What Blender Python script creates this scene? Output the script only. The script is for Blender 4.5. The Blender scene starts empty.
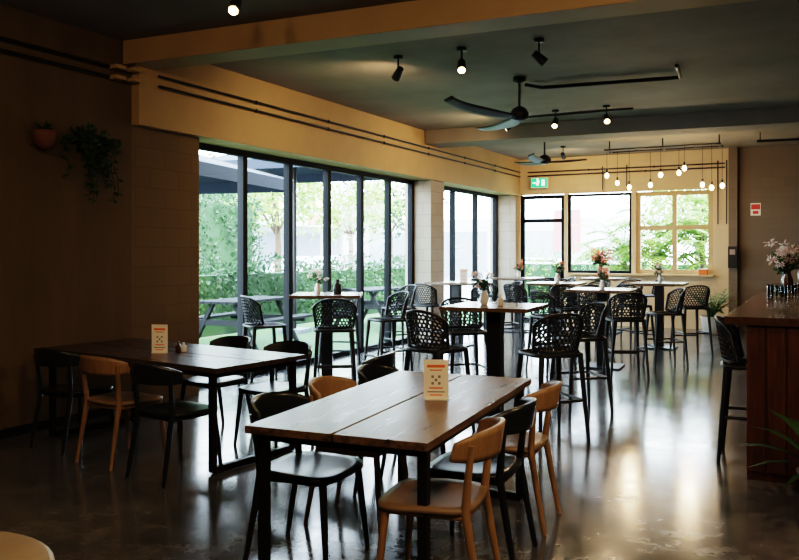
import bpy, bmesh, math, random
from mathutils import Vector, Matrix
random.seed(7)
R=math.radians
scene=bpy.context.scene
scene.view_settings.view_transform='Filmic'
scene.view_settings.look='High Contrast'
scene.view_settings.exposure=0.78

# ---------------------------------------------------------------- materials
def new_mat(name):
    m=bpy.data.materials.new(name); m.use_nodes=True
    nt=m.node_tree; b=nt.nodes['Principled BSDF']; return m,nt,b
def mat(name,col,rough=.5,metal=0,var=0.0,scale=8,bump=0,col2=None,spec=.5,rvar=0,stretch=(1,1,1),emit=None,estr=0,coat=0,lo=.3,hi=.7):
    m,nt,b=new_mat(name)
    b.inputs['Roughness'].default_value=rough; b.inputs['Metallic'].default_value=metal
    b.inputs['Specular IOR Level'].default_value=spec
    b.inputs['Base Color'].default_value=(*col,1)
    b.inputs['Coat Weight'].default_value=coat
    if emit: 
        b.inputs['Emission Color'].default_value=(*emit,1); b.inputs['Emission Strength'].default_value=estr
    if var or col2 or bump or rvar:
        tc=nt.nodes.new('ShaderNodeTexCoord'); mp=nt.nodes.new('ShaderNodeMapping'); mp.inputs['Scale'].default_value=stretch
        nt.links.new(tc.outputs['Object'],mp.inputs['Vector'])
        n=nt.nodes.new('ShaderNodeTexNoise'); n.inputs['Scale'].default_value=scale; n.inputs['Detail'].default_value=6; n.inputs['Roughness'].default_value=.6
        nt.links.new(mp.outputs[0],n.inputs['Vector'])
        if var or col2:
            c2=col2 or tuple(max(0,c*(1-var)) for c in col)
            r=nt.nodes.new('ShaderNodeValToRGB'); r.color_ramp.elements[0].position=lo; r.color_ramp.elements[1].position=hi
            r.color_ramp.elements[0].color=(*c2,1); r.color_ramp.elements[1].color=(*col,1)
            nt.links.new(n.outputs['Fac'],r.inputs['Fac']); nt.links.new(r.outputs['Color'],b.inputs['Base Color'])
        if rvar:
            mr=nt.nodes.new('ShaderNodeMapRange'); mr.inputs['From Min'].default_value=.3; mr.inputs['From Max'].default_value=.7
            mr.inputs['To Min'].default_value=max(.02,rough-rvar); mr.inputs['To Max'].default_value=rough+rvar
            nt.links.new(n.outputs['Fac'],mr.inputs['Value']); nt.links.new(mr.outputs[0],b.inputs['Roughness'])
        if bump:
            bp=nt.nodes.new('ShaderNodeBump'); bp.inputs['Strength'].default_value=bump; bp.inputs['Distance'].default_value=.01
            nt.links.new(n.outputs['Fac'],bp.inputs['Height']); nt.links.new(bp.outputs[0],b.inputs['Normal'])
    return m
def block_mat(name,col,mortar,rough=.8,axis='x',bw=.4,bh=.2,bump=.4):
    m,nt,b=new_mat(name); b.inputs['Roughness'].default_value=rough
    tc=nt.nodes.new('ShaderNodeTexCoord'); sp=nt.nodes.new('ShaderNodeSeparateXYZ'); cb=nt.nodes.new('ShaderNodeCombineXYZ')
    nt.links.new(tc.outputs['Object'],sp.inputs[0])
    if axis=='y':
        ad=nt.nodes.new('ShaderNodeMath'); ad.operation='ADD'
        nt.links.new(sp.outputs['X'],ad.inputs[0]); nt.links.new(sp.outputs['Y'],ad.inputs[1]); nt.links.new(ad.outputs[0],cb.inputs[0])
    else: nt.links.new(sp.outputs['X'],cb.inputs[0])
    nt.links.new(sp.outputs['Z'],cb.inputs[1])
    br=nt.nodes.new('ShaderNodeTexBrick'); br.inputs['Scale'].default_value=1; br.inputs['Brick Width'].default_value=bw; br.inputs['Row Height'].default_value=bh
    br.inputs['Mortar Size'].default_value=.005; br.inputs['Color1'].default_value=(*col,1); br.inputs['Color2'].default_value=(*[c*.92 for c in col],1); br.inputs['Mortar'].default_value=(*mortar,1)
    nt.links.new(cb.outputs[0],br.inputs['Vector']); nt.links.new(br.outputs['Color'],b.inputs['Base Color'])
    bp=nt.nodes.new('ShaderNodeBump'); bp.inputs['Strength'].default_value=bump; bp.inputs['Distance'].default_value=.005; bp.invert=True
    nt.links.new(br.outputs['Fac'],bp.inputs['Height']); nt.links.new(bp.outputs[0],b.inputs['Normal'])
    return m
def wood_mat(name,c1,c2,rough=.35,axis='y',scale=5,coat=0,bump=0,lo=.3,hi=.7):
    st={'y':(9,.8,9),'x':(.8,9,9),'z':(9,9,.8)}[axis]
    return mat(name,c1,rough,col2=c2,scale=scale,stretch=st,bump=bump,rvar=.04,coat=coat,lo=lo,hi=hi)
def glass_mat(name,tint=(.93,.97,.97)):
    m=bpy.data.materials.new(name); m.use_nodes=True; nt=m.node_tree; nt.nodes.clear()
    o=nt.nodes.new('ShaderNodeOutputMaterial'); t=nt.nodes.new('ShaderNodeBsdfTransparent'); g=nt.nodes.new('ShaderNodeBsdfGlossy'); x=nt.nodes.new('ShaderNodeMixShader'); f=nt.nodes.new('ShaderNodeFresnel')
    t.inputs[0].default_value=(*tint,1); g.inputs['Roughness'].default_value=.02; f.inputs[0].default_value=1.35
    nt.links.new(f.outputs[0],x.inputs[0]); nt.links.new(t.outputs[0],x.inputs[1]); nt.links.new(g.outputs[0],x.inputs[2]); nt.links.new(x.outputs[0],o.inputs[0]); return m
def leaf_mat(name,c1,c2):
    m,nt,b=new_mat(name); b.inputs['Roughness'].default_value=.5
    g=nt.nodes.new('ShaderNodeNewGeometry'); r=nt.nodes.new('ShaderNodeValToRGB')
    r.color_ramp.elements[0].color=(*c1,1); r.color_ramp.elements[1].color=(*c2,1)
    nt.links.new(g.outputs['Random Per Island'],r.inputs[0]); nt.links.new(r.outputs[0],b.inputs['Base Color'])
    tr=nt.nodes.new('ShaderNodeBsdfTranslucent'); nt.links.new(r.outputs[0],tr.inputs[0])
    mx=nt.nodes.new('ShaderNodeMixShader'); mx.inputs[0].default_value=.35
    o=nt.nodes['Material Output']; nt.links.new(b.outputs[0],mx.inputs[1]); nt.links.new(tr.outputs[0],mx.inputs[2]); nt.links.new(mx.outputs[0],o.inputs[0]); return m

M={}
M['black']=mat('black_metal',(.012,.012,.014),.4,.3)
M['blackp']=mat('black_plastic',(.008,.009,.011),.45)
M['blackw']=mat('black_stained_wood',(.009,.013,.017),.28)
M['frame']=mat('window_frame_black',(.005,.006,.008),.6,0,spec=.15)
M['oak']=wood_mat('oak_wood',(.31,.19,.10),(.21,.125,.062),.4,'z')
M['oakseat']=wood_mat('oak_seat',(.29,.20,.13),(.21,.14,.085),.35)
M['tabletop']=wood_mat('table_plank_wood',(.19,.118,.072),(.045,.027,.017),.30,'y',3,lo=.35,hi=.65)
M['tabletop2']=wood_mat('table_plank_dark',(.075,.046,.03),(.03,.018,.012),.30,'x',3,lo=.35,hi=.65)
M['bartop']=wood_mat('bar_table_wood',(.18,.12,.075),(.10,.065,.042),.25,'x')
M['counter']=wood_mat('counter_top_wood',(.07,.036,.022),(.035,.018,.011),.22,'y',coat=.3)
M['cladding']=wood_mat('counter_cladding',(.085,.027,.013),(.032,.010,.006),.35,'z')
M['brown']=mat('brown_wall_render',(.125,.085,.043),.75,var=.25,scale=2.2,bump=.06,stretch=(2,2,.5))
M['cream']=mat('cream_paint',(.45,.32,.165),.65,var=.10,scale=3,bump=.05)
M['pier']=block_mat('pier_block',(.155,.108,.058),(.12,.082,.045),axis='y',bump=.15)
M['pillar']=block_mat('pillar_block',(.36,.31,.25),(.25,.21,.17),axis='y')
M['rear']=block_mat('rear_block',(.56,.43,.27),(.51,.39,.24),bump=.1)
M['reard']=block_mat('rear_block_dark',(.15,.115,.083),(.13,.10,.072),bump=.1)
M['ceil']=mat('ceiling_paint',(.245,.215,.18),.8,var=.3,scale=1.2,bump=.08)
M['beam']=mat('beam_paint',(.39,.28,.15),.6,var=.12,scale=2,bump=.05)
M['glass']=glass_mat('window_glass')
M['drink']=glass_mat('drinking_glass',(.85,.9,.92))
M['white']=mat('white_ceramic',(.75,.74,.70),.35)
M['card']=mat('menu_card_paper',(.85,.80,.72),.5)
M['orange']=mat('orange_print',(.75,.16,.03),.5)
M['grey']=mat('grey_print',(.25,.2,.18),.5)
M['red']=mat('red_print',(.6,.03,.02),.5)
M['terra']=mat('terracotta',(.16,.065,.036),.7,var=.2)
M['green_sign']=mat('exit_green',(.02,.3,.1),.5,emit=(.03,.75,.28),estr=.7)
M['white_em']=mat('exit_white',(.9,.9,.9),.5,emit=(.9,1,.9),estr=1.2)
M['bulb']=mat('bulb_glow',(1,.8,.5),.3,emit=(1,.66,.30),estr=14)
M['leafd']=leaf_mat('dark_leaf',(.012,.04,.012),(.04,.10,.03))
M['leafp']=leaf_mat('indoor_leaf',(.03,.09,.02),(.10,.22,.06))
M['leafh']=leaf_mat('hedge_leaf',(.015,.045,.018),(.075,.13,.05))
M['leafb']=leaf_mat('bright_leaf',(.10,.22,.04),(.36,.46,.12))
M['petal']=leaf_mat('petal_pink',(.70,.42,.38),(.9,.86,.78))
M['petalr']=leaf_mat('petal_red',(.5,.04,.05),(.8,.35,.2))
M['bark']=mat('bark',(.12,.08,.05),.9,var=.4,scale=12,bump=.4)
M['navy']=mat('umbrella_canvas',(.02,.028,.05),.85)
M['bwhite']=mat('building_white',(.62,.64,.66),.8,var=.1,scale=.5)
M['bred']=mat('building_red',(.5,.14,.13),.6)
M['bgrey']=mat('building_grey',(.25,.28,.32),.7)
M['slat']=mat('picnic_slats',(.025,.027,.03),.8,spec=.2)
M['grass']=mat('grass_lawn',(.08,.15,.045),.9,col2=(.05,.10,.03),scale=14,bump=.5)
M['asph']=mat('asphalt',(.34,.35,.36),.9,col2=(.27,.27,.28),scale=5)
M['bottle']=mat('brown_bottle',(.05,.02,.01),.1,coat=.5)
M['carw']=mat('car_paint',(.6,.62,.65),.25,coat=.6)
M['tyre']=mat('tyre_rubber',(.02,.02,.02),.8)
M['beige']=wood_mat('round_top_wood',(.32,.24,.135),(.25,.18,.10),.4)

# floor: polished concrete
m,nt,b=new_mat('polished_concrete'); M['floor']=m
tc=nt.nodes.new('ShaderNodeTexCoord')
n1=nt.nodes.new('ShaderNodeTexNoise'); n1.inputs['Scale'].default_value=1.1; n1.inputs['Detail'].default_value=8; n1.inputs['Roughness'].default_value=.6
n2=nt.nodes.new('ShaderNodeTexNoise'); n2.inputs['Scale'].default_value=7; n2.inputs['Detail'].default_value=6; n2.inputs['Roughness'].default_value=.65
for n in (n1,n2): nt.links.new(tc.outputs['Object'],n.inputs['Vector'])
mx=nt.nodes.new('ShaderNodeMath'); mx.operation='MULTIPLY_ADD'; mx.inputs[1].default_value=.55
nt.links.new(n1.outputs['Fac'],mx.inputs[0]); 
m5=nt.nodes.new('ShaderNodeMath'); m5.operation='MULTIPLY'; m5.inputs[1].default_value=.45; nt.links.new(n2.outputs['Fac'],m5.inputs[0]); nt.links.new(m5.outputs[0],mx.inputs[2])
rp=nt.nodes.new('ShaderNodeValToRGB'); rp.color_ramp.elements[0].position=.36; rp.color_ramp.elements[1].position=.66
rp.color_ramp.elements[0].color=(.036,.041,.047,1); rp.color_ramp.elements[1].color=(.135,.130,.125,1)
nt.links.new(mx.outputs[0],rp.inputs[0]); nt.links.new(rp.outputs[0],b.inputs['Base Color'])
mr=nt.nodes.new('ShaderNodeMapRange'); mr.inputs['From Min'].default_value=.38; mr.inputs['From Max'].default_value=.62; mr.inputs['To Min'].default_value=.11; mr.inputs['To Max'].default_value=.21
nt.links.new(mx.outputs[0],mr.inputs[0]); nt.links.new(mr.outputs[0],b.inputs['Roughness'])
bp=nt.nodes.new('ShaderNodeBump'); bp.inputs['Strength'].default_value=.05; bp.inputs['Distance'].default_value=.01; nt.links.new(n1.outputs['Fac'],bp.inputs['Height']); nt.links.new(bp.outputs[0],b.inputs['Normal'])
b.inputs['Specular IOR Level'].default_value=.9

# ---------------------------------------------------------------- mesh builder
class MB:
    def __init__(s): s.v=[];s.f=[];s.m=[];s.sm=[];s.mats=[]
    def mi(s,k):
        if k not in s.mats: s.mats.append(k)
        return s.mats.index(k)
    def add(s,vs,fs,k,smooth=False):
        o=len(s.v); s.v+= [tuple(v) for v in vs]; i=s.mi(k)
        for f in fs: s.f.append(tuple(a+o for a in f)); s.m.append(i); s.sm.append(smooth)
    def box(s,c,d,k,rz=0,rx=0,ry=0):
        mt=Matrix.Translation(c)@Matrix.Rotation(rz,4,'Z')@Matrix.Rotation(ry,4,'Y')@Matrix.Rotation(rx,4,'X')
        vs=[mt@Vector((x*d[0]/2,y*d[1]/2,z*d[2]/2)) for x in(-1,1) for y in(-1,1) for z in(-1,1)]
        s.add(vs,[(0,1,3,2),(4,6,7,5),(0,4,5,1),(2,3,7,6),(0,2,6,4),(1,5,7,3)],k)
    def bx(s,x0,x1,y0,y1,z0,z1,k): s.box(((x0+x1)/2,(y0+y1)/2,(z0+z1)/2),(x1-x0,y1-y0,z1-z0),k)
    def tube(s,pts,r,k,seg=8,closed=False,rs=None,sq=False):
        pts=[Vector(p) for p in pts]; n=len(pts); rings=[]; up=None
        for i,p in enumerate(pts):
            if closed: t=(pts[(i+1)%n]-pts[i-1])
            else: t=pts[min(i+1,n-1)]-pts[max(i-1,0)]
            t.normalize()
            if up is None:
                a=Vector((0,0,1)) if abs(t.z)<.9 else Vector((0,1,0))
                up=(a-t*a.dot(t)).normalized()
            else: up=(up-t*up.dot(t)).normalized()
            sd=t.cross(up); rr=rs[i] if rs else r
            off=math.pi/4 if sq else 0
            rings.append([p+rr*(math.cos(off+2*math.pi*j/seg)*up+math.sin(off+2*math.pi*j/seg)*sd) for j in range(seg)])
        vs=[v for rg in rings for v in rg]; fs=[]
        for i in range(n if closed else n-1):
            i2=(i+1)%n
            for j in range(seg):
                j2=(j+1)%seg; fs.append((i*seg+j,i*seg+j2,i2*seg+j2,i2*seg+j))
        s.add(vs,fs,k,not sq)
        if not closed:
            s.add(rings[0],[tuple(range(seg))[::-1]],k); s.add(rings[-1],[tuple(range(seg))],k)
    def lathe(s,prof,c,k,seg=20):
        vs=[];fs=[];n=len(prof)
        for r,z in prof:
            for j in range(seg): a=2*math.pi*j/seg; vs.append((c[0]+r*math.cos(a),c[1]+r*math.sin(a),c[2]+z))
        for i in range(n-1):
            for j in range(seg): j2=(j+1)%seg; fs.append((i*seg+j,i*seg+j2,(i+1)*seg+j2,(i+1)*seg+j))
        fs.append(tuple(range(seg))[::-1]); fs.append(tuple((n-1)*seg+j for j in range(seg)))
        s.add(vs,fs,k,True)
    def ball(s,c,r,k,seg=10,rz=None):
        rz=rz or r; s.lathe([(max(1e-4,r*math.sin(math.pi*i/seg)),-rz*math.cos(math.pi*i/seg)) for i in range(seg+1)],c,k,seg+2)
    def surf(s,fn,nu,nv,th,k):
        P=[[Vector(fn(i/nu,j/nv)) for j in range(nv+1)] for i in range(nu+1)]
        def nrm(i,j):
            a=P[min(i+1,nu)][j]-P[max(i-1,0)][j]; b=P[i][min(j+1,nv)]-P[i][max(j-1,0)]
            c=a.cross(b); return c.normalized() if c.length>1e-9 else Vector((0,0,1))
        A=[P[i][j]+nrm(i,j)*th/2 for i in range(nu+1) for j in range(nv+1)]
        B=[P[i][j]-nrm(i,j)*th/2 for i in range(nu+1) for j in range(nv+1)]
        N=len(A); id=lambda i,j:i*(nv+1)+j; fs=[]
        for i in range(nu):
            for j in range(nv):
                fs.append((id(i,j),id(i+1,j),id(i+1,j+1),id(i,j+1))); fs.append((N+id(i,j),N+id(i,j+1),N+id(i+1,j+1),N+id(i+1,j)))
        for i in range(nu):
            fs.append((id(i,0),N+id(i,0),N+id(i+1,0),id(i+1,0))); fs.append((id(i,nv),id(i+1,nv),N+id(i+1,nv),N+id(i,nv)))
        for j in range(nv):
            fs.append((id(0,j),id(0,j+1),N+id(0,j+1),N+id(0,j))); fs.append((id(nu,j),N+id(nu,j),N+id(nu,j+1),id(nu,j+1)))
        s.add(A+B,fs,k,True)
    def hexnet(s,fn,nx,ny,th,k):
        bm=bmesh.new(); V={}
        def gv(kk,j):
            if (kk,j) not in V:
                z=j+(-.17 if (kk-j)%2 else .17)
                u=min(1,max(0,kk/(2*nx))); v=min(1,max(0,z/ny)); V[(kk,j)]=bm.verts.new(fn(u,v))
            return V[(kk,j)]
        for j in range(ny):
            off=j%2
            for i in range(nx-off):
                a=2*i+off
                bm.faces.new([gv(a,j),gv(a+1,j),gv(a+2,j),gv(a+2,j+1),gv(a+1,j+1),gv(a,j+1)])
        bm.normal_update()
        bmesh.ops.wireframe(bm,faces=bm.faces[:],thickness=th,use_replace=True,use_boundary=True,use_even_offset=False)
        bm.verts.ensure_lookup_table(); bm.verts.index_update()
        s.add([v.co.copy() for v in bm.verts],[tuple(v.index for v in f.verts) for f in bm.faces],k); bm.free()
    def leaf(s,p,d,L,w,k,n=None):
        p=Vector(p); d=Vector(d).normalized(); a=Vector((random.uniform(-1,1),random.uniform(-1,1),random.uniform(-1,1)))
        sd=d.cross(n or a); 
        if sd.length<1e-4: sd=Vector((1,0,0))
        sd.normalize(); s.add([p,p+d*L*.5+sd*w/2,p+d*L,p+d*L*.5-sd*w/2],[(0,1,2,3)],k)
    def cloud(s,c,r,n,L,k,shell=.5):
        for _ in range(n):
            d=Vector((random.gauss(0,1),random.gauss(0,1),random.gauss(0,1))).normalized()
            q=random.uniform(shell,1); p=Vector((c[0]+d.x*r[0]*q,c[1]+d.y*r[1]*q,c[2]+d.z*r[2]*q))
            dd=(d+Vector((random.gauss(0,.6),random.gauss(0,.6),random.gauss(0,.6)))); s.leaf(p,dd,L*random.uniform(.6,1.3),L*.5,k)
    def frond(s,base,ang,L,rise,droop,k,leafl=.25,n=14,w=.03):
        base=Vector(base); pts=[]
        for i in range(n+1):
            t=i/n; h=Vector((math.cos(ang),math.sin(ang),0))
            pts.append(base+h*L*t+Vector((0,0,rise*t-droop*t*t)))
        s.tube(pts,.008,k,4,rs=[.010*(1-.8*i/n) for i in range(n+1)])
        for i in range(2,n+1):
            t=(pts[i]-pts[i-1]).normalized(); sd=t.cross(Vector((0,0,1))).normalized(); l=leafl*math.sin(math.pi*(.15+.8*i/n))
            for sg in(-1,1):
                s.leaf(pts[i],t*.6+sd*sg+Vector((0,0,-.25)),l,w,k,Vector((0,0,1)))
    def obj(s,name,loc=(0,0,0),rz=0,bevel=0,parent=None,mesh_only=False):
        me=bpy.data.meshes.new(name); me.from_pydata(s.v,[],s.f)
        for k in s.mats: me.materials.append(M[k])
        me.polygons.foreach_set('material_index',s.m); me.polygons.foreach_set('use_smooth',s.sm); me.update()
        if mesh_only: return me
        return place(me,name,loc,rz,bevel,parent)
def place(me,name,loc=(0,0,0),rz=0,bevel=0,parent=None,scale=None):
    o=bpy.data.objects.new(name,me); o.location=loc; o.rotation_euler=(0,0,rz)
    if scale: o.scale=scale
    scene.collection.objects.link(o)
    if bevel:
        bv=o.modifiers.new('bevel','BEVEL'); bv.width=bevel; bv.segments=2; bv.limit_method='ANGLE'; bv.angle_limit=R(50)
    if parent: o.parent=parent
    return o

# ---------------------------------------------------------------- room shell
XL,XR,YF,YB,ZC=-6.0,3.2,-2.6,17.0,3.6
b=MB(); b.bx(XL-.5,XR+.2,YF-.2,YB+.25,-.1,0,'floor'); b.obj('floor')
b=MB(); b.bx(XL-.5,XR+.2,YF-.2,YB+.25,ZC,ZC+.25,'ceil'); b.obj('ceiling')
b=MB(); b.bx(XL-.45,XL,YF-.2,5.75,0,ZC,'brown'); b.obj('wall_left')
b=MB(); b.bx(XL-.45,XL+.0,5.75,6.72,0,2.8,'pier'); b.obj('wall_left_pier')
b=MB(); b.bx(XL-.45,XL+.1,5.75,YB,2.8,ZC,'cream'); b.obj('wall_left_bulkhead')
b=MB(); b.bx(XL-.45,XL+.05,12.5,13.05,0,2.8,'pillar'); b.obj('pillar')
b=MB(); b.bx(XL-.45,XL+.02,16.6,YB,0,2.8,'pillar'); b.obj('pillar')
b=MB(); b.bx(XR,XR+.2,YF-.2,YB+.2,0,ZC,'brown'); b.obj('wall_right')
b=MB(); b.bx(XL,XR,YF-.2,YF,0,ZC,'brown'); b.obj('wall_front')
def wseg(name,*a):
    b=MB(); b.bx(*a); b.obj(name)
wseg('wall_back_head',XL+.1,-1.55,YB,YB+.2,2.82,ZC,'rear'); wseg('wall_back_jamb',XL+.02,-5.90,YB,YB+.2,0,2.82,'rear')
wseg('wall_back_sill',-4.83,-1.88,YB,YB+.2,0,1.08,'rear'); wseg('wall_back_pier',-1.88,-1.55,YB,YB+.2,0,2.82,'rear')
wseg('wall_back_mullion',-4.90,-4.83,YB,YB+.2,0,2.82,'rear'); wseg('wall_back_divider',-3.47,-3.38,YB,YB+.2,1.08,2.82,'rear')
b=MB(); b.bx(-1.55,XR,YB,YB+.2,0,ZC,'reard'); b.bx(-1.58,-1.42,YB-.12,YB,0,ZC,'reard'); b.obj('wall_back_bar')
# beams (slightly skewed)
sk=R(4.3)
b=MB(); b.box((4.7,0.17,3.485),(9.4,.34,.23),'beam'); b.obj('ceiling_beam',(-5.98,5.62,0),sk*.88,.004)
b=MB(); b.box((4.6,0.3,3.485),(9.2,.6,.23),'ceil'); b.obj('ceiling_beam',(-5.88,12.12,0),sk,.004)
# trims
b=MB(); b.bx(XL,XL+.015,YF,5.75,0,.08,'black'); b.obj('baseboard_left')
b=MB(); b.bx(-4.8,-1.85,YB-.14,YB,1.06,1.10,'cream'); b.obj('trim_sill')

# windows
def window(name,ys,x,z0,z1,fw=.06,fd=.09,rails=()):
    b=MB(); 
    for y in ys: b.bx(x-fd/2,x+fd/2,y-fw/2,y+fw/2,z0,z1,'frame')
    y0,y1=ys[0],ys[-1]
    b.bx(x-fd/2-.003,x+fd/2+.003,y0,y1,z1-.07,z1,'frame'); b.bx(x-fd/2-.003,x+fd/2+.003,y0,y1,z0,z0+.07,'frame')
    for r in rails: b.bx(x-.02,x+.02,y0,y1,r-.02,r+.02,'frame')
    b.add([(x,y0,z0),(x,y1,z0),(x,y1,z1),(x,y0,z1)],[(0,1,2,3)],'glass'); return b.obj(name)
window('window_1',[6.76,7.86,8.82,9.78,10.72,11.62,12.47],-6.32,0,2.8,.085)
window('window_2',[13.08,14.25,15.4,16.57],-6.32,0,2.8,.085)
def xwin(name,xs,y,z0,z1,k,fw=.05,zr=()):
    b=MB()
    for x in xs: b.bx(x-fw/2,x+fw/2,y-.04,y+.04,z0,z1,k)
    b.bx(xs[0],xs[-1],y-.043,y+.043,z1-fw,z1,k); b.bx(xs[0],xs[-1],y-.043,y+.043,z0,z0+fw,k)
    for z in zr: b.bx(xs[0],xs[-1],y-.038,y+.038,z-fw/2,z+fw/2,k)
    b.add([(xs[0],y,z0),(xs[-1],y,z0),(xs[-1],y,z1),(xs[0],y,z1)],[(0,1,2,3)],'glass'); return b
b=xwin('w',[-4.80,-3.50],YB+.1,1.1,2.8,'frame',.055); b.obj('window_3')
b=xwin('w',[-3.34,-2.62,-1.93],YB+.1,1.1,2.8,'cream',.09,(2.05,)); b.obj('window_4')
b=xwin('w',[-5.86,-4.94],YB+.1,0.005,2.8,'frame',.08,(2.24,.95))
b.box((-4.99,YB+.03,1.05),(.03,.05,.3),'black'); b.obj('door_1')

# ---------------------------------------------------------------- furniture meshes
def sgn(x): return -1 if x<0 else 1
def rsq(u,v,w,d,p=4.5):
    x=2*u-1; y=2*v-1
    m=max(abs(x),abs(y)); 
    if m<1e-6: return 0,0
    l=(abs(x)**p+abs(y)**p)**(1/p); q=m/l
    return x*q*w/2,y*q*d/2
def chair_mesh(name,fr,seat):
    b=MB()
    def fs(u,v):
        x,y=rsq(u,v,.45,.44); x*=1+.05*(v); return (x,y,.455-.014*math.cos(min(1,math.hypot(x,y)/.22)*math.pi/2)+.012*max(0,y/.22)*-1)
    b.surf(fs,12,12,.024,seat)
    for sx in(-1,1):
        b.tube([(sx*.185,.165,.44),(sx*.205,.185,.22),(sx*.222,.205,0)],0,fr,8,rs=[.021,.018,.012])
        b.tube([(sx*.20,-.27,0),(sx*.19,-.225,.25),(sx*.185,-.19,.45),(sx*.197,-.205,.6),(sx*.212,-.225,.74)],0,fr,8,rs=[.013,.018,.021,.017,.014])
        b.tube([(sx*.185,.165,.425),(sx*.185,-.19,.425)],.015,fr,6)
    b.tube([(-.185,.165,.425),(.185,.165,.425)],.015,fr,6); b.tube([(-.185,-.19,.425),(.185,-.19,.425)],.015,fr,6)
    def fb(u,v):
        a=(u*2-1); e=abs(a)
        x=.245*math.sin(a*1.25)/math.sin(1.25); y=-.30+.16*(1-math.cos(a*1.25))/(1-math.cos(1.25))*.95
        h=.135*(1-.45*e**3); zc=.735-.02*e*e
        return (x,y-.02*(v-.5),zc+h*(v-.5))
    b.surf(fb,20,5,.02,fr)
    return b.obj(name,mesh_only=True)
chair_oak=chair_mesh('dining_chair_oak','oak','oakseat'); chair_blk=chair_mesh('dining_chair_black','blackw','blackw')

def stool_mesh():
    b=MB(); k='blackp'
    def seat(u,v):
        x,y=rsq(u,v,.42,.40,6); return (x,y,.715-.012*math.cos(min(1,math.hypot(x,y)/.22)*math.pi/2))
    b.hexnet(seat,9,10,.020,k)
    rim=[(lambda t:(.215*sgn(math.cos(t))*abs(math.cos(t))**.45,.205*sgn(math.sin(t))*abs(math.sin(t))**.45,.712))(2*math.pi*i/32) for i in range(32)]
    b.tube(rim,.017,k,6,closed=True)
    def top(a): return 1.05-.09*abs(a)**2.5
    def back(u,v):
        a=u*2-1; an=a*1.1; z=.745+(top(a)-.745)*v; w=.20+.025*v
        return (w*math.sin(an)/math.sin(1.1),-.205-.05*v+.23*(1-math.cos(an)),z)
    b.hexnet(back,13,9,.019,k)
    b.tube([back(i/20,1) for i in range(21)],.014,k,6); b.tube([back(i/20,0) for i in range(21)],.014,k,6)
    for e in(0,1): b.tube([back(e,0),back(e,.5),back(e,1)],.016,k,6)
    for sx in(-1,1): b.tube([(sx*.185,-.17,.71),back(.5+sx*.4,0)],.016,k,6)
    L={}
    for sx in(-1,1):
        for sy in(-1,1):
            p0=Vector((sx*.18,sy*.17,.71)); p1=Vector((sx*.225,sy*.225,0)); L[sx,sy]=(p0,p1)
            b.tube([p0,p0.lerp(p1,.5),p1],0,k,8,rs=[.024,.02,.015])
    def q(s,z): p0,p1=L[s]; return p0.lerp(p1,(.71-z)/.71)
    b.tube([q((-1,1),.27),q((1,1),.27)],.013,k,6)
    for a,c,z in(((-1,-1),(1,-1),.34),((-1,-1),(-1,1),.34),((1,-1),(1,1),.34)): b.tube([q(a,z),q(c,z)],.012,k,6)
    return b.obj('bar_stool_mesh',mesh_only=True)
stool_me=stool_mesh()

def bartable_mesh():
    b=MB(); b.box((0,0,1.035),(.82,.82,.035),'bartop'); b.box((0,0,1.009),(.5,.5,.012),'black')
    b.box((0,0,.51),(.13,.13,.99),'black'); b.box((0,0,.012),(.52,.52,.02),'black'); return b.obj('bar_table_mesh',mesh_only=True)
bt=bartable_mesh()
def dining_table(name,w,l,loc,rz,top):
    b=MB(); g=.006
    b.box((-w/4-g/2,0,.732),(w/2-g,l,.036),top); b.box((w/4+g/2,0,.732),(w/2-g,l,.036),top)
    for sy in(-1,1):
        y=sy*(l/2-.09)
        for sx in(-1,1): b.box((sx*(w/2-.05),y,.365),(.045,.045,.70),'black')
        b.box((0,y,.0275),(w-.1,.045,.045),'black'); b.box((0,y,.69),(w-.1,.045,.04),'black')
    for sx in(-1,1): b.box((sx*(w/2-.05),0,.692),(.03,l-.2,.035),'black')
    return b.obj(name,loc,rz,.003)
M['tabletop2b']=M['tabletop2']
dining_table('dining_table',.90,1.86,(-1.98,3.90,0),R(5),'tabletop')
M['tabletop2']=wood_mat('table_plank_dark_y',(.075,.046,.03),(.03,.018,.012),.30,'y',3,lo=.35,hi=.65)
dining_table('dining_table',.92,2.12,(-4.66,4.86,0),R(90-7),'tabletop2')
def chair(kind,x,y,deg): place(kind,'dining_chair',(x,y,0),R(deg))
chair(chair_blk,-2.30,3.42,-86); chair(chair_oak,-2.35,4.02,-84); chair(chair_blk,-2.37,4.60,-86)
chair(chair_oak,-1.54,3.27,99); chair(chair_blk,-1.58,3.84,94); chair(chair_oak,-1.62,4.42,95)
chair(chair_oak,-4.62,4.36,-6); chair(chair_blk,-3.98,4.24,-9); chair(chair_blk,-5.3,4.5,-4)
chair(chair_blk,-3.92,5.26,174); chair(chair_blk,-4.62,5.36,170); chair(chair_blk,-3.12,5.2,100)

tables={'1':(-5.2,8.05,28),'2':(-2.69,7.06,4),'3':(-2.6,10.85,3),'4':(-5.35,12.25,0),'5':(-5.2,14.9,0),'6':(-3.8,12.75,4),'7':(-3.65,15.55,0),'8':(-2.3,13.45,2)}
for k,(x,y,d) in tables.items(): place(bt,'bar_table',(x,y,0),R(d),.003)
st=[('1',-5.62,7.38),('1',-4.66,7.36),('1',-4.74,8.72),('1',-5.62,9.0),
('2',-2.94,6.30),('2',-1.98,6.46),('2',-2.08,7.76),('2',-3.3,7.76),
('3',-2.14,10.12),('3',-3.1,10.14),('3',-1.87,11.38),('3',-3.25,11.5),
('4',-4.70,11.7),('4',-4.68,12.8),('4',-5.45,11.4),
('5',-4.62,14.3),('5',-5.6,14.15),('5',-4.45,15.3),
('6',-4.15,12.0),('6',-3.2,12.1),('6',-3.4,13.5),
('7',-3.1,14.9),('7',-4.15,14.8),('7',-2.9,15.8),
('8',-1.72,12.75),('8',-2.55,12.7)]
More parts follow.
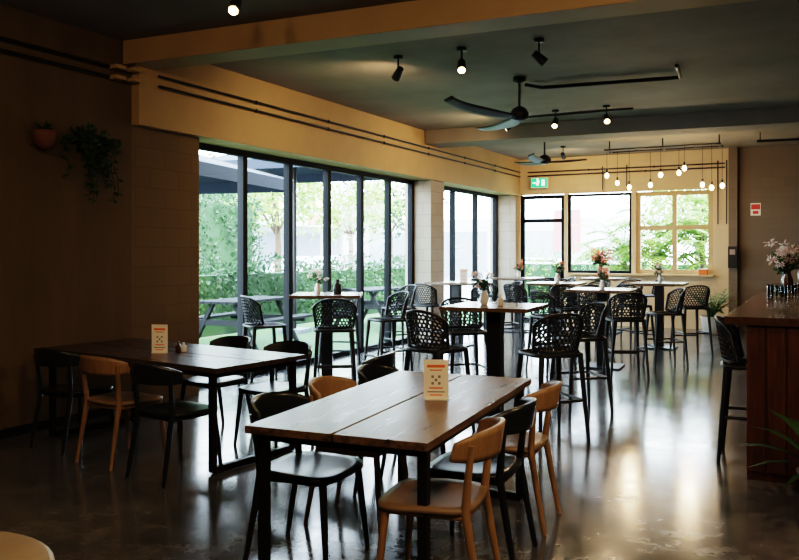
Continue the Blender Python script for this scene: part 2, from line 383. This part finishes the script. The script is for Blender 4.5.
for t,x,y in st:
    tx,ty,_=tables[t]; a=math.atan2(-(tx-x),ty-y)+random.uniform(-.12,.12)
    place(stool_me,'bar_stool',(x,y,0),a)
place(stool_me,'bar_stool',(-5.55,10.55,0),R(150))
place(stool_me,'bar_stool',(-.44,6.5,0),R(-88))

# round table foreground
b=MB(); b.lathe([(.36,0),(.385,.008),(.385,.028),(.37,.034)],(0,0,.72),'beige',48); b.lathe([(.035,0),(.035,.70)],(0,0,.02),'black',16); b.lathe([(.25,0),(.25,.015),(.05,.03)],(0,0,0),'black',32)
b.obj('round_table',(-2.004,1.127,0))

# bar counter
b=MB(); b.bx(-.58,.35,5.88,12.6,1.055,1.11,'counter')
b.bx(-.10,.25,6.0,12.5,.1,1.055,'cladding'); b.bx(-.06,.2,6.03,12.45,0,.1,'black')
b.bx(-.44,.28,5.94,5.99,0,1.055,'cladding')
for yy in(8.1,10.3,12.45): b.bx(-.44,-.10,yy,yy+.05,0,1.055,'cladding')
x=-.44
while x<.2: b.bx(x,x+.115,5.92,5.94,.06,1.05,'cladding'); x+=.125
b.obj('bar_counter',bevel=.004)
b=MB(); b.bx(2.5,3.18,5.5,12.5,0,.95,'counter'); b.bx(2.45,3.18,5.45,12.55,.95,1.0,'bartop'); b.bx(2.9,3.18,6,12,1.5,1.54,'counter')
b.obj('back_bar_cabinet',bevel=.003)

# ---------------------------------------------------------------- accessories
def menu(x,y,z,rz,h=.21,w=.135):
    b=MB(); b.box((0,0,h/2+.006),(w,.004,h),'card'); b.box((0,0,.005),(w*.9,.05,.01),'card')
    for s in(-1,1):
        yy=s*.0026
        b.box((0,yy,h*.86),(w*.72,.001,h*.07),'orange'); b.box((0,yy,h*.76),(w*.5,.001,h*.03),'orange')
        for i in range(3):
            for j in range(3):
                if (i+j)%2==0: b.box((-.018+i*.018,yy,h*.42+j*.018),(.014,.001,.014),'grey')
        b.box((0,yy,h*.30),(w*.55,.001,h*.035),'orange'); b.box((0,yy,h*.2),(w*.7,.001,h*.03),'grey'); b.box((0,yy,h*.12),(w*.5,.001,h*.03),'orange')
    b.obj('menu_card',(x,y,z),rz)
menu(-1.84,3.93,.751,R(25)); menu(-4.62,4.72,.751,R(22),.22,.13)
menu(-3.6,15.3,1.053,R(20)); menu(-5.25,12.3,1.053,R(25))
def bottle(x,y,z,h=.16,r=.028,k='bottle',name='sauce_bottle'):
    b=MB(); b.lathe([(r*.9,0),(r,.005),(r,h*.6),(r*.4,h*.78),(r*.36,h*.97),(r*.42,h)],(0,0,0),k,14); b.obj(name,(x,y,z))
bottle(-4.5,4.80,.751,.09,.022); bottle(-4.52,4.88,.751,.07,.025,'white','salt_shaker')
def flowers(x,y,z,s=1,petal='petal',vk='white',n=14,name='flower_vase'):
    b=MB(); b.lathe([(.03*s,0),(.045*s,.03*s),(.045*s,.08*s),(.025*s,.13*s),(.03*s,.15*s)],(0,0,0),vk,16)
    for i in range(n):
        a=random.uniform(0,6.28); rr=random.uniform(.02,.13)*s; h=random.uniform(.2,.38)*s
        p=Vector((rr*math.cos(a),rr*math.sin(a),h)); b.tube([(0,0,.13*s),(p.x*.4,p.y*.4,h*.7),p],.002*s,'leafd',4)
        if i%3: b.cloud(p,(.026*s,.026*s,.022*s),22,.032*s,petal,.2)
        for _ in range(5): b.leaf((p.x*.6,p.y*.6,h*.7),(random.uniform(-1,1),random.uniform(-1,1),random.uniform(-.2,1)),.07*s,.025*s,'leafd')
    b.obj(name,(x,y,z))
flowers(-5.3,8.0,1.053,.85); bottle(-5.1,8.12,1.053,.17,.05,'blackp','water_jug')
flowers(-2.8,7.05,1.053,.9); bottle(-2.62,7.0,1.053,.1,.03,'white','salt_shaker')
flowers(-2.6,10.85,1.053,.8,'petalr'); flowers(-3.8,12.8,1.053,1.0,'petalr'); flowers(-3.75,15.55,1.053,1.6,'petalr','terra',26)
flowers(-2.3,13.5,1.053,.8); flowers(-5.2,14.9,1.053,.9,'petalr'); flowers(-.33,10.2,1.111,1.45,'petal','bottle',34)
def glass(x,y): 
    b=MB(); b.lathe([(.025,0),(.033,.11),(.030,.11),(.023,.006)],(0,0,0),'drink',14); b.obj('drinking_glass',(x,y,1.111))
for x,y in[(-.42,8.5),(-.30,8.45),(-.36,8.75),(-.25,8.8),(-.45,9.0),(-.2,9.1)]: glass(x,y)
b=MB(); b.box((0,0,.012),(.28,.4,.02),'black'); b.box((0,0,.03),(.2,.3,.016),'card'); b.obj('serving_tray',(-.3,9.55,1.111))
bottle(-.2,11.0,1.111,.28,.04,'bottle','wine_bottle'); bottle(-.35,11.3,1.111,.26,.035,'bottle','wine_bottle'); bottle(-.1,11.4,1.111,.3,.04,'bottle','wine_bottle')
b=MB(); b.box((0,0,.1),(.3,.25,.2),'black'); b.box((0,-.1,.3),(.32,.02,.22),'black',rx=R(-15)); b.obj('cash_register',(.1,11.9,1.111))
b=MB(); b.box((0,0,.05),(.16,.12,.1),'orange'); b.box((0,0,.11),(.17,.13,.02),'white'); b.obj('condiment_box',(-2.05,16.93,1.1))

# planters
b=MB(); b.lathe([(.13,0),(.17,.02),(.20,.3),(.215,.34),(.19,.34),(.18,.30)],(0,0,0),'white',28)
for i in range(30):
    a=i*2.4; b.frond((0,0,.3),a,random.uniform(.25,.5),random.uniform(.5,.95),random.uniform(.2,.5),'leafp',.2,9,.045)
b.obj('potted_plant',(-1.80,16.1,0))
b=MB(); b.lathe([(.12,0),(.15,.02),(.17,.24),(.185,.27),(.16,.27),(.15,.24)],(0,0,0),'terra',28)
for i in range(26):
    a=i*2.4; L=random.uniform(.35,.52); ri=random.uniform(.25,.7); h=Vector((math.cos(a),math.sin(a),0)); sd=Vector((-math.sin(a),math.cos(a),0))
    pts=[Vector((0,0,.24))+h*L*t+Vector((0,0,ri*t-.28*t*t)) for t in(0,.25,.5,.75,1)]; ws=[.02,.035,.03,.02,.001]
    b.add([p+sd*w*s for p,w in zip(pts,ws) for s in(-1,1)],[(2*j,2*j+1,2*j+3,2*j+2) for j in range(4)],'leafd',True)
b.obj('potted_plant',(.06,5.25,0))
def wallpot(y,z,k,trail):
    b=MB(); b.lathe([(.03,-.11),(.075,-.07),(.10,0),(.105,.05),(.095,.05),(.09,0)],(0,0,0),k,20); b.box((-.10,0,0),(.02,.1,.12),k)
    if trail:
        b.cloud((.0,0,.07),(.12,.2,.09),180,.07,'leafd',.1)
        for i in range(26):
            yy=random.uniform(-.24,.24); L=random.uniform(.15,.62); xx=random.uniform(-.06,.12); p=Vector((xx*.4,yy*.4,.05)); pts=[p]
            for j in range(1,9): t=j/8; pts.append(Vector((xx+.02*math.sin(j),yy+.015*math.sin(j*2+i),.08-L*t*t)))
            b.tube(pts,.003,'leafd',4)
            for q in pts[1:]:
                for _ in range(4): b.leaf(q,(random.uniform(-1,1),random.uniform(-1,1),random.uniform(-1,.2)),.055,.028,'leafd')
    else:
        b.cloud((0,0,.07),(.07,.08,.04),50,.05,'leafd',.1)
    b.obj('wall_planter',(XL+.112,y,z))
wallpot(4.66,2.54,'terra',False); wallpot(5.14,2.52,'black',True)

# conduits
def pipe(name,pts,r=.016,k='black',clips=True):
    b=MB(); b.tube(pts,r,k,8)
    if clips:
        for i in range(len(pts)-1):
            p,q=Vector(pts[i]),Vector(pts[i+1]); n=int((q-p).length/1.6)
            for j in range(1,n+1):
                c=p.lerp(q,j/(n+1)); b.ball(c,r*1.7,k,6)
    b.obj(name)
for i,z in enumerate((3.31,3.21)):
    pipe('conduit_pipe',[(XL+.04,YF+.1,z),(XL+.04,5.43,z)])
    pipe('conduit_pipe',[(XL+.14,5.98,z),(XL+.14,16.9,z)],.014)
    b=MB(); b.box((XL+.08,5.5,z),(.10,.12,.035),'cream'); b.box((XL+.12,5.66,z),(.1,.09,.03),'cream'); b.obj('conduit_box')
pipe('conduit_pipe',[(-5.7,16.94,3.30),(-1.65,16.94,3.30)],.013)
pipe('conduit_pipe',[(-5.7,16.94,3.22),(-4.7,16.94,3.22),(-1.65,16.94,3.22)],.013)
for x in(-4.05,-3.55,-1.62,-1.78): pipe('conduit_pipe',[(x,16.93,3.36),(x,16.93,2.1 if x>-2 else 2.85)],.012)
pipe('conduit_pipe',[(-3.12,9.2,3.555),(-3.0,9.45,3.555),(-1.5,9.62,3.555),(-1.42,9.62,3.555),(-1.36,9.0,3.555)],.022)
b=MB(); b.tube([(-.95,15.0,3.45),(2.5,15.3,3.45)],.022,'black',8)
for q in(0,.5,1): b.tube([(-.9+q*3.3,15.0+q*.3,3.45),(-.9+q*3.3,15.0+q*.3,ZC-.001)],.01,'black',6)
b.obj('conduit_pipe')

# ceiling fans
def fan(x,y,r,zh,a0):
    b=MB(); b.lathe([(.07,0),(.075,-.05),(.02,-.07)],(0,0,ZC),'blackp',20); b.tube([(0,0,ZC-.05),(0,0,zh+.1)],.015,'blackp',8)
    b.lathe([(.04,-.06),(.10,-.04),(.115,.02),(.08,.08),(.03,.11)],(0,0,zh),'blackp',24)
    for i in range(3):
        a=R(a0)+i*2*math.pi/3
        def f(u,v,a=a):
            rr=.08+u*(r-.08); w=(.05+.05*math.sin(min(1,u*1.3)*math.pi*.75))*(1-.35*u); s=(v-.5)*w*2
            ang=a+.18*u*u
            return (rr*math.cos(ang)-s*math.sin(ang),rr*math.sin(ang)+s*math.cos(ang),zh-.02+s*.28+.05*u*u)
        b.surf(f,14,4,.012,'blackp')
    b.obj('ceiling_fan',(x,y,0))
fan(-3.12,8.97,1.28,3.15,3); fan(-4.3,13.7,.75,3.16,20)

def add_light(kind,name,loc,power,col,parent=None,rad=.03,spot=None,target=None):
    l=bpy.data.lights.new(name,kind); l.energy=power; l.color=col
    if kind in('POINT','SPOT'): l.shadow_soft_size=rad
    if kind=='SPOT': l.spot_size=spot; l.spot_blend=1.0
    o=bpy.data.objects.new(name,l); scene.collection.objects.link(o); o.location=loc
    if target is not None: o.rotation_euler=(Vector(target)-Vector(loc)).to_track_quat('-Z','Y').to_euler()
    if parent: o.parent=parent
    return o
WARM=(1,.68,.38)
def spot(x,y,target,power,lit=True,size=75,z=3.42,rad=.06):
    p=Vector((x,y,z)); d=(Vector(target)-p).normalized(); b=MB()
    b.tube([(0,0,ZC-z),(0,0,.03)],.01,'blackp',8); b.lathe([(.05,0),(.05,-.03)],(0,0,ZC-z),'blackp',16)
    b.tube([-d*.07,d*.02,d*.075],0,'blackp',16,rs=[.035,.045,.048])
    if lit: b.tube([d*.074,d*.082],.036,'bulb',14)
    o=b.obj('ceiling_spotlight',p)
    if lit: add_light('SPOT','lamp',d*.12,power,WARM,o,rad,R(size),None).rotation_euler=d.to_track_quat('-Z','Y').to_euler()
spot(-3.92,4.79,(-3.0,2.6,.9),24,True,90)
spot(-3.9,7.4,(-6,9.2,1.9),50,True,170)
spot(-3.18,7.4,(-2.3,5.2,.8),50,True,110)
spot(-2.39,7.44,(-1.0,8.4,2),0,False)
spot(-4.05,11.24,(-6,11.4,2.2),52,True,170)
spot(-3.38,11.28,(-3.2,9.0,.9),45,True,110)
spot(-2.64,11.26,(-1.6,8.6,.9),50,True,110)
spot(-4.4,15.2,(-4.6,17,2.6),45,True,160)
# unseen spots added behind the camera to light wall, beam and near table
spot(-3.2,1.2,(-6,3.6,1.8),44,True,140)
spot(-1.6,.6,(-2.6,5.8,3.3),66,True,95,3.2,.2)
spot(.6,1.0,(.2,5.8,3.3),58,True,100,3.2,.2)
spot(-.6,.4,(-1.6,3.2,.8),85,True,110)

# pendant cluster
b=MB()
for yy in(14.75,15.15): b.tube([(-3.5,yy,3.42),(-1.5,yy,3.42)],.014,'black',8)
for xx in(-3.45,-2.5,-1.55): 
    b.tube([(xx,14.75,3.42),(xx,15.15,3.42)],.014,'black',8); b.tube([(xx,14.95,3.42),(xx,14.95,ZC)],.012,'black',8)
bl=[(-3.45,14.75,2.95),(-3.35,15.15,2.84),(-3.05,14.75,2.72),(-2.75,15.15,2.78),(-2.5,14.75,2.92),(-2.25,15.15,2.98),(-2.1,14.75,3.02),(-1.85,15.15,2.75),(-1.65,14.75,2.66),(-1.52,15.15,2.72)]
for x,y,z in bl:
    b.tube([(x,y,3.42),(x,y,z+.1)],.004,'black',6); b.tube([(x,y,z+.05),(x,y,z+.11)],.018,'black',10); b.ball((x,y,z),.036,'bulb',10,.048)
o=b.obj('pendant_light_cluster')
for x,y,z in((-3.0,14.6,2.6),(-2.0,14.6,2.6)): add_light('POINT','lamp',(x,y,z),32,WARM,o,.08)
for x,y in((-.1,9.1),(-.1,7.6),(-.1,10.9)):
    b=MB(); b.tube([(0,0,ZC-2.2),(0,0,.42)],.005,'black',6); b.tube([(0,0,0),(0,0,.42)],.028,'black',16); b.tube([(0,0,-.003),(0,0,.004)],.022,'bulb',12)
    o=b.obj('pendant_lamp',(x,y,2.2)); add_light('SPOT','lamp',(0,0,-.03),26,WARM,o,.03,R(110),(0,0,-1))
for x,y in((1.6,4.2),(1.6,1.2)):  # unseen downlights added as warm fill from the right for the near furniture
    b=MB(); b.lathe([(.07,0),(.09,.03),(.09,.12)],(0,0,0),'blackp',20); b.tube([(0,0,-.004),(0,0,.0)],.055,'bulb',16)
    o=b.obj('fill_downlight',(x,y,3.48)); add_light('SPOT','lamp',(0,0,-.03),125,WARM,o,.06,R(140),(-.7,.3,-1))

# signs
b=MB(); b.box((0,0,0),(.38,.04,.23),'white'); b.box((0,-.021,0),(.35,.004,.2),'green_sign')
b.box((-.03,-.024,.0),(.05,.003,.11),'white_em',ry=R(15)); b.box((-.035,-.024,.075),(.035,.003,.035),'white_em'); b.box((.09,-.024,0),(.07,.003,.13),'white_em'); b.box((-.11,-.024,0),(.06,.003,.03),'white_em')
b.obj('exit_sign',(-5.42,16.9,3.06))
b=MB(); b.box((0,0,0),(.18,.01,.24),'white'); b.box((0,-.006,.05),(.16,.004,.1),'red'); b.box((0,-.006,-.06),(.1,.004,.06),'red'); b.obj('wall_sign',(-1.1,16.99,2.38))
b=MB(); b.box((0,0,0),(.16,.1,.42),'black'); b.box((0,-.052,.1),(.1,.004,.1),'grey'); b.obj('switch_box',(-1.5,16.82,1.45))

# ---------------------------------------------------------------- outside
b=MB(); b.bx(-90,60,-40,110,-.3,-.12,'asph'); b.obj('ground')
b=MB(); b.bx(-10.25,-6.55,0,24,-.12,-.06,'grass'); b.obj('lawn')
def hedge(x0,x1,y0,y1,h,n,k='leafh',L=.12,name='hedge',zb=-.12):
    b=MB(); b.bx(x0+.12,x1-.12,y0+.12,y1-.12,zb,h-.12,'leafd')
    for _ in range(n):
        x=random.uniform(x0,x1);y=random.uniform(y0,y1);z=random.uniform(.05,h)
        c=random.choice('xXyYzX')
        if c=='x':x=x0
        if c in'X':x=x1
        if c=='y':y=y0
        if c=='Y':y=y1
        if c=='z':z=h
        bul=.14*math.sin(y*2.1+z*1.3)+.08*math.sin(y*5.3+2+z*3)
        p=Vector((x+bul*(1 if c=='X' else 0),y,z+(bul if c=='z' else 0)))+Vector((random.gauss(0,.06),random.gauss(0,.06),abs(random.gauss(0,.05))))
        b.leaf(p,(random.gauss(0,1),random.gauss(0,1),random.gauss(.6,.8)),L*random.uniform(.6,1.3),L*.5,k)
    b.obj(name)
hedge(-11.35,-10.55,6,22,1.2,11000)
hedge(-14.6,-13.6,12.5,17.6,2.9,8000)
hedge(-9,-1,24.0,24.8,1.3,4000,'leafb',name='shrub_row')
def tree(x,y,h,r,k='leafh',n=2500,L=.22):
    b=MB(); b.tube([(0,0,-.12),(.05,.03,h*.4),(-.04,.05,h*.75)],0,'bark',8,rs=[.14,.1,.06])
    for i in range(5):
        a=i*1.3; b.tube([(0,0,h*.5),(r*.5*math.cos(a),r*.5*math.sin(a),h*.85)],0,'bark',6,rs=[.05,.02])
    for i in range(7):
        a=i*.9; q=r*.55; b.cloud((q*math.cos(a),q*math.sin(a),h*(.8+.12*math.sin(i*2.1))),(r*.55,r*.55,r*.45),n//7,L,k,.2)
    b.obj('tree',(x,y,0))
tree(-15.5,21,4.2,1.9,'leafb',1800); tree(-17,28,4.2,2.3,'leafb',2200); tree(-20,37,5,2.8,'leafh',2200,.28); tree(-22,24,5,2.6,'leafh',2000,.28); tree(-26,31,5,2.8,'leafb',1800,.3)
tree(-3.6,28,4.2,1.9,'leafb',1500,.26); tree(-1.2,27.5,4.0,1.8,'leafb',1500,.26)
def palm(x,y,h,n,L,k='leafb'):
    b=MB(); b.tube([(0,0,-.12),(.04,0,h*.5),(0,.03,h)],0,'bark',8,rs=[.09,.07,.06])
    for i in range(n): 
        b.frond((0,.03,h-random.uniform(0,.4)),i*2.4+random.uniform(-.2,.2),L*random.uniform(.8,1.15),random.uniform(.7,1.9),random.uniform(.7,1.4),k,.45,16,.08)
    b.obj('palm_tree',(x,y,0))
palm(-4.4,20.6,1.7,38,1.2); palm(-3.7,21.4,2.2,36,1.3); palm(-2.5,20.3,2.0,34,1.2); palm(-1.5,21,2.1,30,1.2); palm(-3.4,19.2,1.5,30,1.0); palm(-4.5,19.4,.9,24,.8); palm(-2.0,19.2,1.3,24,.9)
def umbrella(x,y,rz,k,top,span):
    b=MB(); b.tube([(0,0,-.06),(0,0,top)],.04,'black',10); b.box((0,0,-.02),(.5,.5,.08),'bgrey')
    h=span/2; c=[(-h,-h,top-.45),(h,-h,top-.45),(h,h,top-.45),(-h,h,top-.45)]; ap=(0,0,top)
    b.add(c+[ap],[(0,1,4),(1,2,4),(2,3,4),(3,0,4)],k)
    for i in range(4):
        p=c[i];q=c[(i+1)%4]; b.add([p,q,(q[0],q[1],q[2]-.18),(p[0],p[1],p[2]-.18)],[(0,1,2,3)],k); b.tube([ap,p],.012,'black',5)
    b.obj('patio_umbrella',(x,y,0),rz)
umbrella(-8.7,8.9,R(12),'navy',3.15,3.0); umbrella(-9.3,13.2,R(8),'navy',3.7,3.0)
def picnic(x,y,rz):
    b=MB()
    for i in range(5): b.box((-.3+i*.15,0,.74),(.135,1.8,.04),'slat')
    for s in(-1,1):
        for i in range(2): b.box((s*(.62+i*.14),0,.44),(.125,1.8,.04),'slat')
        for q in(-1,1): b.tube([(s*.2,q*.65,.73),(s*.62,q*.65,-.03)],.045,'slat',4,sq=True)
    for q in(-1,1): b.box((0,q*.65,.40),(1.5,.05,.09),'slat')
    b.obj('picnic_table',(x,y,0),rz)
picnic(-8.6,10.8,R(5)); picnic(-8.6,15.2,R(5))
b=MB(); b.bx(-48,-34,20,62,-.12,5.5,'bwhite'); b.bx(-34,-33.8,50,62,3.6,4.4,'bred')
for i in range(9): b.bx(-34,-33.85,22+i*4.4,25+i*4.4,0.2,2.9,'bgrey')
b.bx(-34,-31,20,62,3.3,3.5,'bwhite'); b.obj('shop_building')
b=MB(); b.bx(-26,-10.4,42,52,-.12,3.4,'bwhite'); b.bx(-12.6,-11.2,41.8,42,1.6,3.8,'bred')
for i in range(3): b.bx(-24+i*4.5,-21+i*4.5,41.85,42,0.2,2.7,'bgrey')
b.obj('shop_building')
def car(x,y,rz):
    b=MB(); pr=[(-2.1,.3),(-2.15,.75),(-1.9,.95),(-1.2,1.0),(-.7,1.42),(.7,1.45),(1.4,1.0),(2.05,.9),(2.15,.6),(2.1,.3)]
    n=len(pr)
    vs=[(-.85 if z<1.1 else -.68,a,z-.12) for a,z in pr]+[(.85 if z<1.1 else .68,a,z-.12) for a,z in pr]
    fs=[(i,(i+1)%n,n+(i+1)%n,n+i) for i in range(n)]+[tuple(range(n))[::-1],tuple(range(n,2*n))]
    b.add(vs,fs,'carw')
    for s in(-1,1):
        b.add([(s*.80,-1.0,.91),(s*.80,1.15,.91),(s*.71,.62,1.26),(s*.71,-.62,1.26)],[(0,1,2,3)],'tyre')
        for a in(-1.35,1.35): b.tube([(s*.72,a,.2),(s*.9,a,.2)],.32,'tyre',18)
    b.obj('parked_car',(x,y,0),rz,.02)
car(-24,34,R(20)); car(-9.5,30,R(90)); car(-27,42,R(10))
b=MB(); b.tube([(0,0,-.12),(0,0,6)],.07,'bgrey',10); b.box((.5,0,6),(1.1,.2,.1),'bgrey'); b.obj('street_lamp',(-13.2,22.5,0))

# world
w=bpy.data.worlds.new('sky'); scene.world=w; w.use_nodes=True; nt=w.node_tree; bg=nt.nodes['Background']
tc=nt.nodes.new('ShaderNodeTexCoord'); sp=nt.nodes.new('ShaderNodeSeparateXYZ'); rp=nt.nodes.new('ShaderNodeValToRGB')
nt.links.new(tc.outputs['Generated'],sp.inputs[0]); nt.links.new(sp.outputs['Z'],rp.inputs[0])
rp.color_ramp.elements[0].color=(.82,.92,1,1); rp.color_ramp.elements[1].color=(.55,.76,1,1)
nt.links.new(rp.outputs[0],bg.inputs[0]); bg.inputs[1].default_value=13.5
s=add_light('SUN','sun',(10,0,20),9,(1,.95,.85)); s.data.angle=R(3); s.rotation_euler=Vector((-.75,.25,-.9)).to_track_quat('-Z','Y').to_euler()
def portal(loc,rot,sx,sy):
    l=bpy.data.lights.new('window_portal','AREA'); l.shape='RECTANGLE'; l.size=sx; l.size_y=sy; l.cycles.is_portal=True
    o=bpy.data.objects.new('window_portal',l); o.location=loc; o.rotation_euler=rot; scene.collection.objects.link(o)
portal((-6.4,9.6,1.4),(0,R(-90),0),2.8,5.8); portal((-6.4,14.8,1.4),(0,R(-90),0),2.8,3.5); portal((-3.9,17.18,1.6),(R(-90),0,0),4.0,2.6)

# camera
cam=bpy.data.cameras.new('camera'); co=bpy.data.objects.new('camera',cam); scene.collection.objects.link(co)
cam.sensor_width=36; cam.lens=36.05; cam.shift_y=-.035; cam.clip_end=300
co.location=(0,0,1.55); co.rotation_euler=(R(90),0,R(27.7)); scene.camera=co
